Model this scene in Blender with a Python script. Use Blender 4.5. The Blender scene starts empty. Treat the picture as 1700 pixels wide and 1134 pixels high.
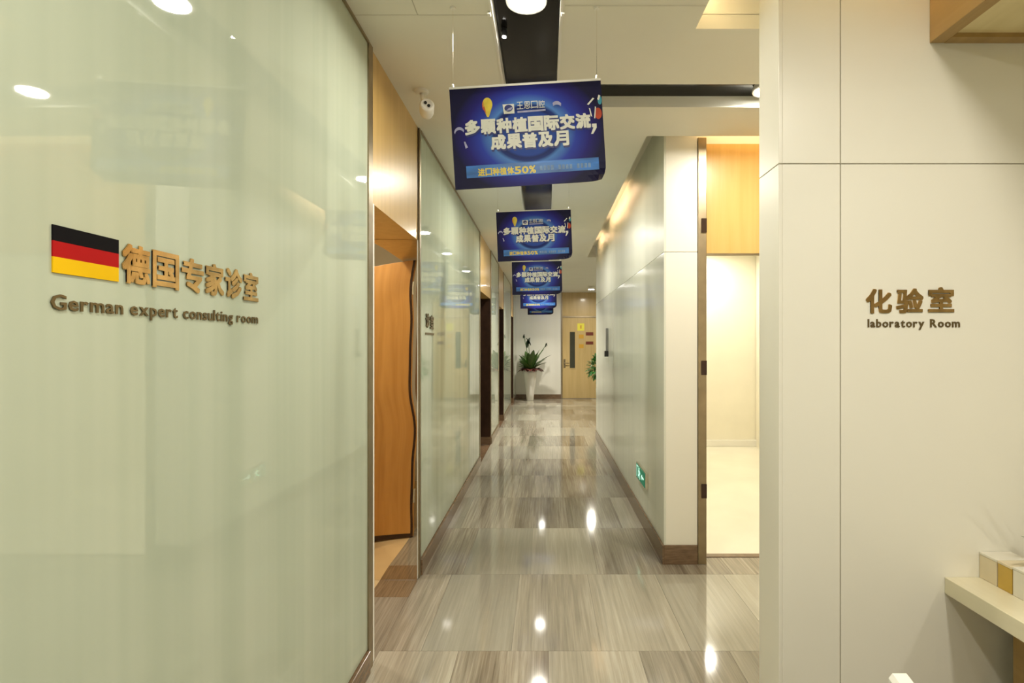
import bpy, bmesh, math, random
from mathutils import Vector, Matrix
random.seed(7)
SC = bpy.context.scene
COL = SC.collection
PI = math.pi

# ------------------------------------------------------------------ camera, world, exposure
FPX, VX, VY, CH = 900.0, 905.0, 570.0, 1.4      # focal length in pixels of 1700, vanishing point, eye height
cd = bpy.data.cameras.new('camera'); cam = bpy.data.objects.new('camera', cd); COL.objects.link(cam)
cam.location = (0, 0, CH); cam.rotation_euler = (PI/2, 0, 0)
cd.sensor_width = 36; cd.lens = FPX/1700*36
cd.shift_x = (850-VX)/1700; cd.shift_y = (VY-567)/1700
cd.clip_start = .05
SC.camera = cam
W = bpy.data.worlds.new('world'); SC.world = W; W.use_nodes = True
W.node_tree.nodes['Background'].inputs[0].default_value = (1, .93, .78, 1)
W.node_tree.nodes['Background'].inputs[1].default_value = .25
SC.view_settings.view_transform = 'Standard'; SC.view_settings.look = 'None'
SC.view_settings.exposure = -0.13; SC.view_settings.gamma = 1; SC.view_settings.use_curve_mapping = False
SC.cycles.use_denoising = True
SC.cycles.max_bounces = 12; SC.cycles.diffuse_bounces = 6; SC.cycles.glossy_bounces = 6
SC.cycles.sample_clamp_indirect = 4

POW_DOWN = 20.0          # corridor downlights, watts
POW_RECEPTION = 9.0     # downlights of the reception behind the viewer
POW_ROOM = 20.0          # laboratory lights
POW_LEFTROOM = 12.0      # lamp added in the consulting room on the left to light its door
COVE = 7.0               # strength of the cove strips
WARM = (1, .945, .81)
AMBER = (1, .78, .45)

def pt(u, v, d):
    return Vector(((u-VX)/FPX*d, d, CH+(VY-v)/FPX*d))

# ------------------------------------------------------------------ materials
def newmat(name):
    m = bpy.data.materials.new(name); m.use_nodes = True
    nt = m.node_tree; b = nt.nodes['Principled BSDF']
    return m, nt, b

def N(nt, t, **kw):
    n = nt.nodes.new(t)
    for k, v in kw.items():
        if k in n.inputs: n.inputs[k].default_value = v
        else: setattr(n, k, v)
    return n

def plain(name, col, rough=.5, metal=0, scale=6, var=.06, stretch=(1, 1, 1), coat=0, bump=0, spec=.5):
    """base colour with a soft procedural mottling"""
    m, nt, b = newmat(name)
    tc = N(nt, 'ShaderNodeTexCoord'); mp = N(nt, 'ShaderNodeMapping'); mp.inputs['Scale'].default_value = stretch
    nz = N(nt, 'ShaderNodeTexNoise', Scale=scale, Detail=3.0)
    rp = N(nt, 'ShaderNodeValToRGB')
    c = Vector(col[:3])
    rp.color_ramp.elements[0].position = .3; rp.color_ramp.elements[1].position = .7
    rp.color_ramp.elements[0].color = (*(c*(1-var)), 1); rp.color_ramp.elements[1].color = (*[min(1, x) for x in c*(1+var)], 1)
    L = nt.links.new
    L(tc.outputs['Object'], mp.inputs['Vector']); L(mp.outputs[0], nz.inputs['Vector'])
    L(nz.outputs[0], rp.inputs[0]); L(rp.outputs[0], b.inputs['Base Color'])
    b.inputs['Roughness'].default_value = rough; b.inputs['Metallic'].default_value = metal
    b.inputs['Coat Weight'].default_value = coat; b.inputs['Coat Roughness'].default_value = .03
    b.inputs['Specular IOR Level'].default_value = spec
    if bump:
        bp = N(nt, 'ShaderNodeBump', Strength=bump, Distance=.002); L(nz.outputs[0], bp.inputs['Height']); L(bp.outputs[0], b.inputs['Normal'])
    return m

def emit(name, col, strength):
    m, nt, b = newmat(name)
    b.inputs['Base Color'].default_value = (*col, 1)
    b.inputs['Emission Color'].default_value = (*col, 1); b.inputs['Emission Strength'].default_value = strength
    return m

def wood(name, dark, light, rough=.35, axis='Z', scale=1.0, coat=.3):
    m, nt, b = newmat(name)
    tc = N(nt, 'ShaderNodeTexCoord'); mp = N(nt, 'ShaderNodeMapping')
    s = {'Z': (9, 9, .5), 'Y': (9, .5, 9), 'X': (.5, 9, 9)}[axis]
    mp.inputs['Scale'].default_value = [x*scale for x in s]
    nz = N(nt, 'ShaderNodeTexNoise', Scale=2.2, Detail=6.0, Distortion=.7)
    rp = N(nt, 'ShaderNodeValToRGB'); rp.color_ramp.elements[0].position = .28; rp.color_ramp.elements[1].position = .72
    rp.color_ramp.elements[0].color = (*dark, 1); rp.color_ramp.elements[1].color = (*light, 1)
    L = nt.links.new
    L(tc.outputs['Object'], mp.inputs[0]); L(mp.outputs[0], nz.inputs['Vector']); L(nz.outputs[0], rp.inputs[0]); L(rp.outputs[0], b.inputs['Base Color'])
    b.inputs['Roughness'].default_value = rough; b.inputs['Coat Weight'].default_value = coat; b.inputs['Coat Roughness'].default_value = .12
    return m

def tile_mat():
    """wood-vein marble: fine streaks along the tile, every tile its own tone"""
    m, nt, b = newmat('wood_vein_marble')
    L = nt.links.new
    tc = N(nt, 'ShaderNodeTexCoord'); oi = N(nt, 'ShaderNodeObjectInfo')
    pl = N(nt, 'ShaderNodeVectorMath', operation='SCALE'); pl.inputs['Scale'].default_value = 7.31; L(oi.outputs['Location'], pl.inputs[0])
    rw = N(nt, 'ShaderNodeTexWhiteNoise', noise_dimensions='3D'); L(pl.outputs[0], rw.inputs['Vector'])
    mul = N(nt, 'ShaderNodeMath', operation='MULTIPLY'); mul.inputs[1].default_value = 60
    L(rw.outputs['Value'], mul.inputs[0])
    mp = N(nt, 'ShaderNodeMapping'); mp.inputs['Scale'].default_value = (46, 1.3, 1)
    n1 = N(nt, 'ShaderNodeTexNoise', noise_dimensions='4D', Scale=1.6, Detail=5.0, Roughness=.65, Distortion=.25)
    mp2 = N(nt, 'ShaderNodeMapping'); mp2.inputs['Scale'].default_value = (7, .5, 1)
    n2 = N(nt, 'ShaderNodeTexNoise', noise_dimensions='4D', Scale=1.0, Detail=2.0)
    L(tc.outputs['Object'], mp.inputs[0]); L(mp.outputs[0], n1.inputs['Vector']); L(mul.outputs[0], n1.inputs['W'])
    L(tc.outputs['Object'], mp2.inputs[0]); L(mp2.outputs[0], n2.inputs['Vector']); L(mul.outputs[0], n2.inputs['W'])
    add = N(nt, 'ShaderNodeMix', data_type='FLOAT'); add.inputs[0].default_value = .45
    L(n1.outputs[0], add.inputs[2]); L(n2.outputs[0], add.inputs[3])
    rp = N(nt, 'ShaderNodeValToRGB'); e = rp.color_ramp.elements
    e[0].position = .36; e[0].color = (.13, .104, .074, 1); e[1].position = .64; e[1].color = (.42, .38, .305, 1)
    k = e.new(.5); k.color = (.265, .225, .17, 1)
    L(add.outputs[0], rp.inputs[0])
    tone = N(nt, 'ShaderNodeMapRange'); tone.inputs[3].default_value = 0; tone.inputs[4].default_value = .72
    sq = N(nt, 'ShaderNodeMath', operation='POWER'); sq.inputs[1].default_value = 1.6
    L(rw.outputs['Value'], sq.inputs[0]); L(sq.outputs[0], tone.inputs[0])
    mx = N(nt, 'ShaderNodeMix', data_type='RGBA'); L(tone.outputs[0], mx.inputs[0]); L(rp.outputs[0], mx.inputs[6]); mx.inputs[7].default_value = (.44, .42, .34, 1)
    wn = N(nt, 'ShaderNodeTexWhiteNoise', noise_dimensions='1D'); L(mul.outputs[0], wn.inputs['W'])
    br = N(nt, 'ShaderNodeMapRange'); br.inputs[3].default_value = .74; br.inputs[4].default_value = 1.12; L(wn.outputs['Value'], br.inputs[0])
    hs = N(nt, 'ShaderNodeHueSaturation'); L(br.outputs[0], hs.inputs['Value']); L(mx.outputs[2], hs.inputs['Color'])
    L(hs.outputs[0], b.inputs['Base Color'])
    b.inputs['Roughness'].default_value = .07; b.inputs['Specular IOR Level'].default_value = .6
    return m

def glass_panel_mat(name, c0, c1, sc, rough=.02):
    """back-painted glass: colour behind with faint upright streaks, hard glossy face"""
    m, nt, b = newmat(name); L = nt.links.new
    tc = N(nt, 'ShaderNodeTexCoord'); mp = N(nt, 'ShaderNodeMapping'); mp.inputs['Scale'].default_value = (sc, sc, .12)
    nz = N(nt, 'ShaderNodeTexNoise', Scale=1.0, Detail=3.0, Roughness=.6)
    rp = N(nt, 'ShaderNodeValToRGB'); e = rp.color_ramp.elements
    e[0].position = .35; e[0].color = (*c0, 1); e[1].position = .62; e[1].color = (*c1, 1)
    L(tc.outputs['Object'], mp.inputs[0]); L(mp.outputs[0], nz.inputs['Vector']); L(nz.outputs[0], rp.inputs[0]); L(rp.outputs[0], b.inputs['Base Color'])
    b.inputs['Roughness'].default_value = rough; b.inputs['Specular IOR Level'].default_value = .55
    return m

def banner_mat():
    """printed banner: dark navy, brighter blue radial burst, a ring behind the words"""
    m, nt, b = newmat('banner_print'); L = nt.links.new
    tc = N(nt, 'ShaderNodeTexCoord')
    mp = N(nt, 'ShaderNodeMapping'); mp.inputs['Location'].default_value = (0, 0, 0)
    L(tc.outputs['Object'], mp.inputs[0])
    ln = N(nt, 'ShaderNodeVectorMath', operation='LENGTH')
    sc = N(nt, 'ShaderNodeVectorMath', operation='MULTIPLY'); sc.inputs[1].default_value = (1/.29, 0, 1/.235)
    off = N(nt, 'ShaderNodeVectorMath', operation='SUBTRACT'); off.inputs[1].default_value = (.0, 0, -.185)
    L(mp.outputs[0], off.inputs[0]); L(off.outputs[0], sc.inputs[0]); L(sc.outputs[0], ln.inputs[0])
    rp = N(nt, 'ShaderNodeValToRGB'); e = rp.color_ramp.elements
    e[0].position = 0; e[0].color = (.035, .10, .42, 1); e[1].position = 1.0; e[1].color = (.006, .005, .045, 1)
    for p, c in ((.36, (.02, .07, .42)), (.40, (.006, .02, .16)), (.45, (.008, .03, .22)), (.50, (.09, .25, .68)), (.64, (.025, .05, .46)), (.82, (.016, .012, .20))):
        k = e.new(p); k.color = (*c, 1)
    L(ln.outputs['Value'], rp.inputs[0]); L(rp.outputs[0], b.inputs['Base Color'])
    b.inputs['Roughness'].default_value = .42; b.inputs['Specular IOR Level'].default_value = .25
    return m

M = dict(
    ceiling=plain('ceiling_paint', (.79, .775, .68), .7, scale=3, var=.015),
    white_panel=glass_panel_mat('white_wall_panel', (.78, .76, .68), (.82, .80, .72), 5, .22),
    lab_panel=plain('lab_wall_panel', (.82, .79, .70), .35, scale=2, var=.015),
    core=plain('wall_core', (.70, .68, .6), .8),
    joint=plain('joint', (.46, .43, .35), .8),
    glass=glass_panel_mat('pale_green_glass', (.43, .49, .385), (.50, .555, .445), 6.0),
    right_glass=glass_panel_mat('white_glass', (.64, .66, .57), (.71, .72, .63), 4.5, .16),
    upper_glass=glass_panel_mat('white_upper_panel', (.64, .66, .57), (.71, .72, .63), 4.5, .34),
    bronze=plain('bronze_trim', (.36, .29, .19), .38, 1, 12, .1),
    darkbronze=plain('dark_bronze', (.045, .022, .013), .25, .3, 8, .2),
    mirror=plain('polished_steel', (.86, .78, .66), .02, 1, 3, .02),
    steel=plain('bright_steel', (.85, .8, .7), .12, 1, 10, .05),
    gold=plain('gold_letter', (.56, .37, .16), .2, 1, 25, .25),
    darkgold=plain('dark_bronze_letter', (.16, .115, .05), .35, .6, 25, .15),
    wood=wood('light_oak', (.52, .325, .095), (.62, .405, .135)),
    doorwood=wood('orange_oak', (.50, .235, .05), (.64, .33, .085)),
    underside=wood('bounce_lit_oak', (.74, .62, .33), (.82, .70, .40), axis='Y'),  # cabinet underside: light bounced off the counter put into the colour
    goldwood=wood('golden_oak', (.60, .36, .10), (.70, .44, .15)),
    brownwood=wood('brown_oak', (.22, .10, .035), (.34, .17, .06)),
    enddoor=wood('beech_door', (.52, .37, .15), (.60, .44, .20)),
    cabwood=wood('cabinet_oak', (.33, .20, .06), (.42, .265, .09), axis='Y'),
    palewood=wood('pale_counter', (.66, .60, .42), (.74, .68, .50), axis='Y'),
    stone=plain('brown_stone', (.17, .105, .06), .16, 0, 14, .3, (1, 1, 6)),
    tile=tile_mat(), browntile=plain('browned_tile', (.19, .13, .075), .14, 0, 5, .25, (20, 1, 1)), grout=plain('grout', (.17, .145, .11), .8),
    cream=plain('cream_wall', (.82, .78, .655), .6, 0, 4, .02),
    creamfloor=plain('cream_floor', (.80, .76, .63), .12, 0, 2, .05),
    beigefloor=plain('beige_floor', (.62, .46, .25), .15, 0, 2, .08),
    black=plain('black_recess', (.010, .009, .008), .12, 0, 5, .2, spec=.18),
    white=plain('white_plastic', (.82, .80, .74), .35, 0, 6, .02),
    darkplastic=plain('dark_plastic', (.02, .02, .02), .3),
    lamp=emit('lamp_glow', (1, .96, .88), 65),
    cove=emit('cove_strip', (1, .74, .40), COVE*2.2),
    ledcove=emit('cove_strip_dim', (1, .68, .42), COVE*2.6),
    green=emit('sign_green', (.004, .16, .085), .5), greenwhite=emit('sign_white', (.62, 1, .85), 1.0),
    banner=banner_mat(), print_white=plain('print_white', (.84, .84, .78), .35, 0, 40, .04),
    print_yellow=plain('print_yellow', (.80, .62, .06), .35, 0, 40, .12), print_red=plain('print_red', (.55, .06, .02), .35, 0, 30, .2),
    print_lilac=plain('print_lilac', (.42, .42, .66), .35, 0, 40, .15), print_pale=plain('print_pale', (.16, .28, .52), .4, 0, 60, .3), print_teal=plain('print_teal', (.05, .35, .5), .35),
    ribbon=plain('print_ribbon', (.035, .19, .62), .35, 0, 6, .45, (1, 1, 4)), print_navy=plain('print_navy', (.02, .03, .2), .35),
    flagblack=plain('flag_black', (.008, .007, .008), .7, spec=.05), flagred=plain('flag_red', (.42, .008, .008), .6, spec=.08), flaggold=plain('flag_gold', (.82, .50, .005), .6, spec=.08),
    leaf=plain('leaf_green', (.06, .13, .025), .4, 0, 14, .35), leafdark=plain('leaf_dark', (.012, .028, .012), .35, 0, 10, .3),
    leafbright=plain('leaf_bright', (.05, .22, .04), .45, 0, 20, .4), leafbrown=plain('leaf_brown', (.10, .025, .018), .5, 0, 14, .4),
    vase=plain('white_vase', (.80, .78, .72), .2, 0, 4, .02), soil=plain('soil', (.05, .035, .02), .9, 0, 40, .3),
    boxcream=plain('cream_carton', (.70, .60, .42), .5, 0, 10, .05), boxgold=plain('gold_carton', (.56, .36, .06), .35, 0, 10, .08), boxwhite=plain('white_carton', (.76, .72, .62), .45, 0, 10, .03),
    paperyellow=plain('yellow_notice', (.80, .72, .06), .5), paperorange=plain('orange_plate', (.62, .34, .03), .5), platered=plain('dark_red_plate', (.16, .03, .015), .4),
    greyplate=plain('grey_plate', (.25, .25, .24), .4), darkglass=plain('dark_glass', (.05, .05, .035), .08),
)

# ------------------------------------------------------------------ object helpers
ORG = {}
def link(o, parent=None, org=Vector((0, 0, 0))):
    COL.objects.link(o)
    if parent is not None:
        o.parent = parent; o.location = org - ORG[parent.name]
    else: o.location = org
    ORG[o.name] = org.copy()
    return o

def mesh_obj(name, verts, faces, mat, parent=None, smooth=False, org=None):
    """verts in world space"""
    if org is None:
        if parent is not None: org = ORG[parent.name]
        else:
            xs, ys, zs = zip(*verts); org = Vector(((min(xs)+max(xs))/2, (min(ys)+max(ys))/2, min(zs)))
    org = Vector(org)
    me = bpy.data.meshes.new(name); me.from_pydata([tuple(Vector(v)-org) for v in verts], [], faces); me.update()
    bm = bmesh.new(); bm.from_mesh(me); bmesh.ops.recalc_face_normals(bm, faces=bm.faces); bm.to_mesh(me); bm.free()
    if smooth:
        for p in me.polygons: p.use_smooth = True
    me.materials.append(mat)
    return link(bpy.data.objects.new(name, me), parent, org)

def thing(name, loc, label, cat, group=None):
    o = bpy.data.objects.new(name, None); o.empty_display_size = .1
    link(o, None, Vector(loc)); o['label'] = label; o['category'] = cat
    if group: o['group'] = group
    return o

def tag(o, label=None, cat=None, group=None, kind=None):
    for k, v in (('label', label), ('category', cat), ('group', group), ('kind', kind)):
        if v: o[k] = v
    return o

BF = [(0, 3, 2, 1), (4, 5, 6, 7), (0, 1, 5, 4), (1, 2, 6, 5), (2, 3, 7, 6), (3, 0, 4, 7)]
def boxv(x0, x1, y0, y1, z0, z1):
    return [(x0, y0, z0), (x1, y0, z0), (x1, y1, z0), (x0, y1, z0), (x0, y0, z1), (x1, y0, z1), (x1, y1, z1), (x0, y1, z1)]

class MB:
    def __init__(s): s.v = []; s.f = []
    def add(s, v, f):
        n = len(s.v); s.v += [tuple(a) for a in v]; s.f += [tuple(i+n for i in q) for q in f]; return s
    def box(s, *a): return s.add(boxv(*a), BF)
    def lathe(s, prof, c, n=24, axis='z'):
        """prof: list of (radius, height); closed at both ends"""
        n0 = len(s.v)
        for r, h in prof:
            for k in range(n):
                a = 2*PI*k/n; x, y = r*math.cos(a), r*math.sin(a)
                p = (c[0]+x, c[1]+y, c[2]+h) if axis == 'z' else ((c[0]+x, c[1]+h, c[2]+y) if axis == 'y' else (c[0]+h, c[1]+x, c[2]+y))
                s.v.append(p)
        m = len(prof)
        for i in range(m-1):
            for k in range(n):
                a, b = n0+i*n+k, n0+i*n+(k+1) % n
                s.f.append((a, b, b+n, a+n))
        s.f.append(tuple(n0+k for k in range(n))[::-1]); s.f.append(tuple(n0+(m-1)*n+k for k in range(n)))
        return s
    def tube(s, pts, r, n=8):
        pts = [Vector(p) for p in pts]; n0 = len(s.v)
        for i, p in enumerate(pts):
            t = (pts[min(i+1, len(pts)-1)]-pts[max(i-1, 0)]).normalized()
            a = t.orthogonal().normalized() if i == 0 else (a - t*a.dot(t)).normalized()
            b = t.cross(a)
            rr = r[i] if isinstance(r, (list, tuple)) else r
            for k in range(n):
                q = 2*PI*k/n; s.v.append(tuple(p+(a*math.cos(q)+b*math.sin(q))*rr))
        for i in range(len(pts)-1):
            for k in range(n):
                x, y = n0+i*n+k, n0+i*n+(k+1) % n
                s.f.append((x, y, y+n, x+n))
        s.f.append(tuple(n0+k for k in range(n))[::-1]); s.f.append(tuple(n0+(len(pts)-1)*n+k for k in range(n)))
        return s
    def build(s, name, mat, parent=None, smooth=False, org=None): return mesh_obj(name, s.v, s.f, mat, parent, smooth, org)

def bevel(o, w=.003, seg=2):
    md = o.modifiers.new('bevel', 'BEVEL'); md.width = w; md.segments = seg; md.limit_method = 'ANGLE'; md.angle_limit = .6
    return o

def box(name, x0, x1, y0, y1, z0, z1, mat, parent=None, bv=0):
    o = MB().box(x0, x1, y0, y1, z0, z1).build(name, mat, parent)
    if bv: bevel(o, bv)
    return o

def struct(o): o['kind'] = 'structure'; return o

def disc_light(parent, loc, power, size, col=WARM, spread=170, rot=(0, 0, 0)):
    ld = bpy.data.lights.new('lamp_light', 'AREA'); ld.shape = 'DISK'; ld.size = size; ld.energy = power; ld.color = col; ld.spread = math.radians(spread)
    o = bpy.data.objects.new('lamp_light', ld); o.rotation_euler = rot
    return link(o, parent, Vector(loc))

# ------------------------------------------------------------------ glyphs (built-in font), one mesh per character
GL = {}
def glyph(ch, bold=.02, ext=0.0):
    k = (ch, bold, ext)
    if k in GL: return GL[k]
    cu = bpy.data.curves.new('glyph', 'FONT'); cu.body = ch; cu.size = 1; cu.resolution_u = 2; cu.offset = bold; cu.extrude = ext; cu.fill_mode = 'BOTH'
    o = bpy.data.objects.new('glyph', cu); COL.objects.link(o)
    dg = bpy.context.evaluated_depsgraph_get(); me = bpy.data.meshes.new_from_object(o.evaluated_get(dg), depsgraph=dg)
    v = [tuple(p.co) for p in me.vertices]; f = [tuple(p.vertices) for p in me.polygons]
    bpy.data.objects.remove(o); bpy.data.curves.remove(cu); bpy.data.meshes.remove(me)
    xs = [a[0] for a in v]; ys = [a[1] for a in v]
    GL[k] = (v, f, min(xs), max(xs), min(ys), max(ys)) if v else ([], [], 0, 0, 0, 0)
    return GL[k]

def char_cell(ch, s0, s1, t0, t1, thick, fr, bold):
    """the character stretched to a cell [s0,s1]x[t0,t1] of a frame fr=(origin,right,up,out), standing thick proud"""
    v, f, x0, x1, y0, y1 = glyph(ch, bold, .05)
    o, r, u, n = fr
    out = []
    for x, y, z in v:
        out.append(o + r*(s0+(x-x0)/(x1-x0)*(s1-s0)) + u*(t0+(y-y0)/(y1-y0)*(t1-t0)) + n*((z+.05)/.1*thick))
    return out, f

def latin_layout(text, s0, s1, base, cap, bold, gap=.07, space=.32):
    """list of (char, s0, s1, t0, t1) for a line fitted to [s0,s1] with the given capital height"""
    caph = glyph('H', bold, .05)[5]
    items = []; x = 0
    for ch in text:
        if ch == ' ': x += space; continue
        v, f, a, b, c, d = glyph(ch, bold, .05)
        items.append((ch, x, x+(b-a), c, d)); x += (b-a)+gap
    tot = x-gap; k = (s1-s0)/tot; q = cap/caph
    return [(ch, s0+a*k, s0+b*k, base+c*q, base+d*q) for ch, a, b, c, d in items]

# ================================================================== THE SETTING
A = .754                    # half width of the corridor
HC = CH+1.285               # ceiling height
YE = 13.7                   # end wall
Y1, Y2, Y3 = 1.75, 1.91, 3.44     # front / back of the laboratory wall, near end of the right wall
Z_SEAM = 1.98

# ---- floor: a bed and single tiles
floor = struct(box('floor', -A-.02, 4.2, -3.2, YE+.1, -.05, -.004, M['grout']))
tw, tl, g = .41, .819, .0007
def tile_mesh(w, l):
    v = boxv(-w/2, w/2, -l/2, l/2, -.012, 0)
    me = bpy.data.meshes.new('tile'); me.from_pydata(v, [], BF); me.update(); me.materials.append(M['tile'])
    return me
full = tile_mesh(tw-2*g, tl-2*g); cache = {}
row = 0; y = 2.466-tl*7
while y < YE-.01:
    y0, y1 = max(y, -3.2), min(y+tl, YE)
    x = -A-(.155, .30, .05, .22)[row % 4]
    while x < 4.2:
        x0, x1 = max(x, -A), min(x+tw, 4.2)
        # the laboratory's own floor starts behind its threshold
        if x1-x0 > .02 and y1-y0 > .02 and not (x0 > .98 and y0 > 3.6 and y1 < 7.4):
            yb = y1
            if x0 > .98 and y0 < 3.56 < y1: yb = 3.56
            ya = y0
            if x0 > .98 and y0 < 7.45 < y1: ya = 7.45
            key = (round(x1-x0, 3), round(yb-ya, 3))
            if key not in cache: cache[key] = full if key == (round(tw, 3), round(tl, 3)) else tile_mesh(key[0]-2*g, key[1]-2*g)
            o = bpy.data.objects.new('tile', cache[key]); link(o, floor, Vector(((x0+x1)/2, (ya+yb)/2, 0)))
        x += tw
    y += tl; row += 1

# ---- ceiling: one slab with the light channels and coves cut out
XB = [-2.8, -A-.25, -.205, .06, .615, .63, A+.006, .97, 2.6, 4.2]
YB = [-3.2, 1.60, 2.215, 2.69, 2.95, 3.36, Y3+.006, 3.494, 8.1, 13.2, YE+.1]
def is_slot(x, y):
    if -.205 < x < .06 and y < 13.2: return 'channel'
    if .06 < x < 4.2 and 2.69 < y < 2.95: return 'channel'
    if .615 < x < 2.6 and 1.60 < y < 2.215: return 'cove'
    if .63 < x < A+.006 and 3.36 < y < 8.1: return 'cove'
    if A < x < .97 and 3.36 < y < Y3+.006: return 'cove'
    if .97 < x < 2.6 and 3.36 < y < 3.494: return 'cove'
    return None
cb, kb, vb = MB(), MB(), MB()
T = .06
def cell_state(i, j):
    if not (0 <= i < len(XB)-1 and 0 <= j < len(YB)-1): return 'out'
    return is_slot((XB[i]+XB[i+1])/2, (YB[j]+YB[j+1])/2) or 'solid'
for i in range(len(XB)-1):
    for j in range(len(YB)-1):
        x0, x1, y0, y1 = XB[i], XB[i+1], YB[j], YB[j+1]; st = cell_state(i, j)
        if st == 'solid': cb.box(x0, x1, y0, y1, HC, HC+T)
        else:
            top = HC+T if st == 'channel' else HC+.17
            (kb if st == 'channel' else vb).box(x0, x1, y0, y1, top, top+.02)
            if st == 'cove':
                for (ii, jj, e) in ((i-1, j, (x0-.01, x0, y0, y1)), (i+1, j, (x1, x1+.01, y0, y1)), (i, j-1, (x0, x1, y0-.01, y0)), (i, j+1, (x0, x1, y1, y1+.01))):
                    if cell_state(ii, jj) != 'cove' and not (e[0] > .755 and e[1] < .775 and y0 > 3) and not (x0 > .75 and x1 < 3 and e[2] > 3.44): vb.box(e[0], e[1], e[2], e[3], HC+T-.002, HC+.17)
ceiling = struct(cb.build('ceiling', M['ceiling']))
kb.build('channel_back', M['black'], ceiling)
vb.build('cove_lining', M['ceiling'], ceiling)
tag(ceiling, kind='structure')
# hairline joint and access panel of the ceiling, fine white edge strips along the channel
sb = MB()
for y0, y1 in ((-3.2, 13.2),):
    sb.box(-.213, -.2035, y0, y1, HC-.004, HC+T-.0005)
sb.box(.0585, .068, -3.2, 2.6895, HC-.004, HC+T-.0005); sb.box(.0585, .068, 2.9505, 13.2, HC-.004, HC+T-.0005)
sb.build('edge_strip', M['white'], ceiling)
for (x0, x1, y0, y1) in ((-A, -.22, 2.12, 2.126), (.075, .61, 2.06, 2.066), (-.5, -.497, 1.0, 2.12)):
    box('ceiling_joint', x0, x1, y0, y1, HC-.0012, HC+.002, M['joint'] if x1-x0 < .01 else M['core'], ceiling)
# cove light strips (hidden from below by the lips of the ceiling)
def strip(name, x0, x1, y0, y1, m): return box(name, x0, x1, y0, y1, HC+.125, HC+.14, m, ceiling)
strip('cove_strip', .66, 2.5, 1.70, 1.73, M['cove'])
strip('cove_strip', .64, .655, 1.95, 2.19, M['cove'])
strip('cove_strip', .99, 2.5, 3.365, 3.38, M['cove'])
strip('cove_strip', .635, .645, 4.9, 6.3, M['ledcove'])
strip('cove_strip', .635, .645, 7.0, 7.6, M['ledcove'])

# ---- left side: pale green glass panels, doorways with wooden transoms
wall_left = bpy.data.objects.new('wall_left', None); link(wall_left, None, Vector((-A, 5, 0))); struct(wall_left)
panels = [(-3.2, 2.30), (3.27, 6.24), (7.54, 8.78), (9.83, 11.9), (12.8, YE)]
doors = [(2.36, 3.2), (6.29, 7.50), (8.82, 9.80), (11.93, 12.77)]
for i, (y0, y1) in enumerate(panels):
    box('glass_panel', -A-.03, -A, y0, y1, .1, HC, M['glass'], wall_left)
    box('backing', -A-.12, -A-.032, y0, y1, 0, HC, M['core'], wall_left)
    if y0 > 0: box('edge_trim', -A-.03, -A+.006, y0-.035, y0-.001, 0, HC, M['bronze'], wall_left)
    if y1 < 13: box('edge_trim', -A-.06, -A+.006, y1+.001, y1+.055 if i == 0 else y1+.04, 0, HC, M['bronze'], wall_left)
    struct(box('baseboard_left', -A-.03, -A+.014, y0, y1, 0, .095, M['stone'], None, .002))
    box('head_trim', -A-.02, -A+.008, y0, y1, HC-.012, HC-.001, M['bronze'], wall_left)
for i, (y0, y1) in enumerate(doors):
    zt = 2.014
    ya, yb = y0, (3.235 if i == 0 else y1)
    box('transom_panel', -A-.02, -A-.004, ya, yb, zt, HC, M['wood'], wall_left)
    box('soffit', -1.06 if i == 0 else -.95, -A-.0205, ya, yb, zt+.001, zt+.02, M['wood'], wall_left)
    if i:  # jambs and doors: darkness of mirrored unlit rooms put into their colour
        box('door_reveal', -.95, -A-.001, y1-.02, y1, .11, zt, M['darkbronze'], wall_left)
        box('reveal_base', -.95, -A+.002, y1-.022, y1, .001, .108, M['stone'], wall_left)
        box('near_reveal', -.95, -A-.07, y0, y0+.02, .001, zt, M['darkbronze'], wall_left)
        dr = struct(box('door_%d' % (i+2), -.97, -.951, y0+.022, y1-.024, .002, zt, M['darkbronze']))
        hb = MB().tube([(-.93, y1-.16, .98), (-.915, y1-.16, 1.0), (-.915, y1-.16, 1.2), (-.93, y1-.16, 1.22)], .01)
        hb.tube([(-.951, y1-.16, 1.0), (-.915, y1-.16, 1.0)], .008).tube([(-.951, y1-.16, 1.2), (-.915, y1-.16, 1.2)], .008)
        hb.build('door_handle', M['steel'], dr, True)
        box('threshold', -.97, -A-.0, y0+.022, y1-.024, -.02, .0005, M['stone'], wall_left)
    else:
        # near reveal: white strip with a bright reflection put into its colour, wood inside
        box('near_reveal', -.95, -A-.062, y0-.002, y0+.012, .001, zt, M['brownwood'], wall_left)
        box('painted_glint_edge', -A-.0615, -A-.001, y0-.004, y0+.036, .001, zt, M['white'], wall_left)
        # far reveal: polished steel sheet, not perfectly flat, so that what it mirrors wavers
        nx, nz = 10, 90; vs = []; fs = []
        for a in range(nz+1):
            z = .002+(zt-.002)*a/nz
            tilt = .009*math.sin(z*5.3+.6)+.006*math.sin(z*11.3+1.0)+.0025*math.sin(z*19)
            for b in range(nx+1):
                xx = -A-.003-.30*b/nx
                vs.append((xx, 3.205+tilt*(xx+A), z))
        for a in range(nz):
            for b in range(nx):
                k = a*(nx+1)+b; fs.append((k, k+1, k+nx+2, k+nx+1))
        rv = mesh_obj('steel_reveal', vs, fs, M['mirror'], wall_left, True)
        box('reveal_core', -1.057, -A-.004, 3.218, 3.268, 0, HC, M['core'], wall_left)
        box('threshold', -.975, -A-.001, 2.99, 3.204, -.02, .0005, M['browntile'], wall_left)  # tile strip browned: its darker look in the steel put into the colour
        box('tile', -.975, -A-.0005, y0-.05, 2.9895, -.02, .0004, M['tile'], wall_left)
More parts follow.
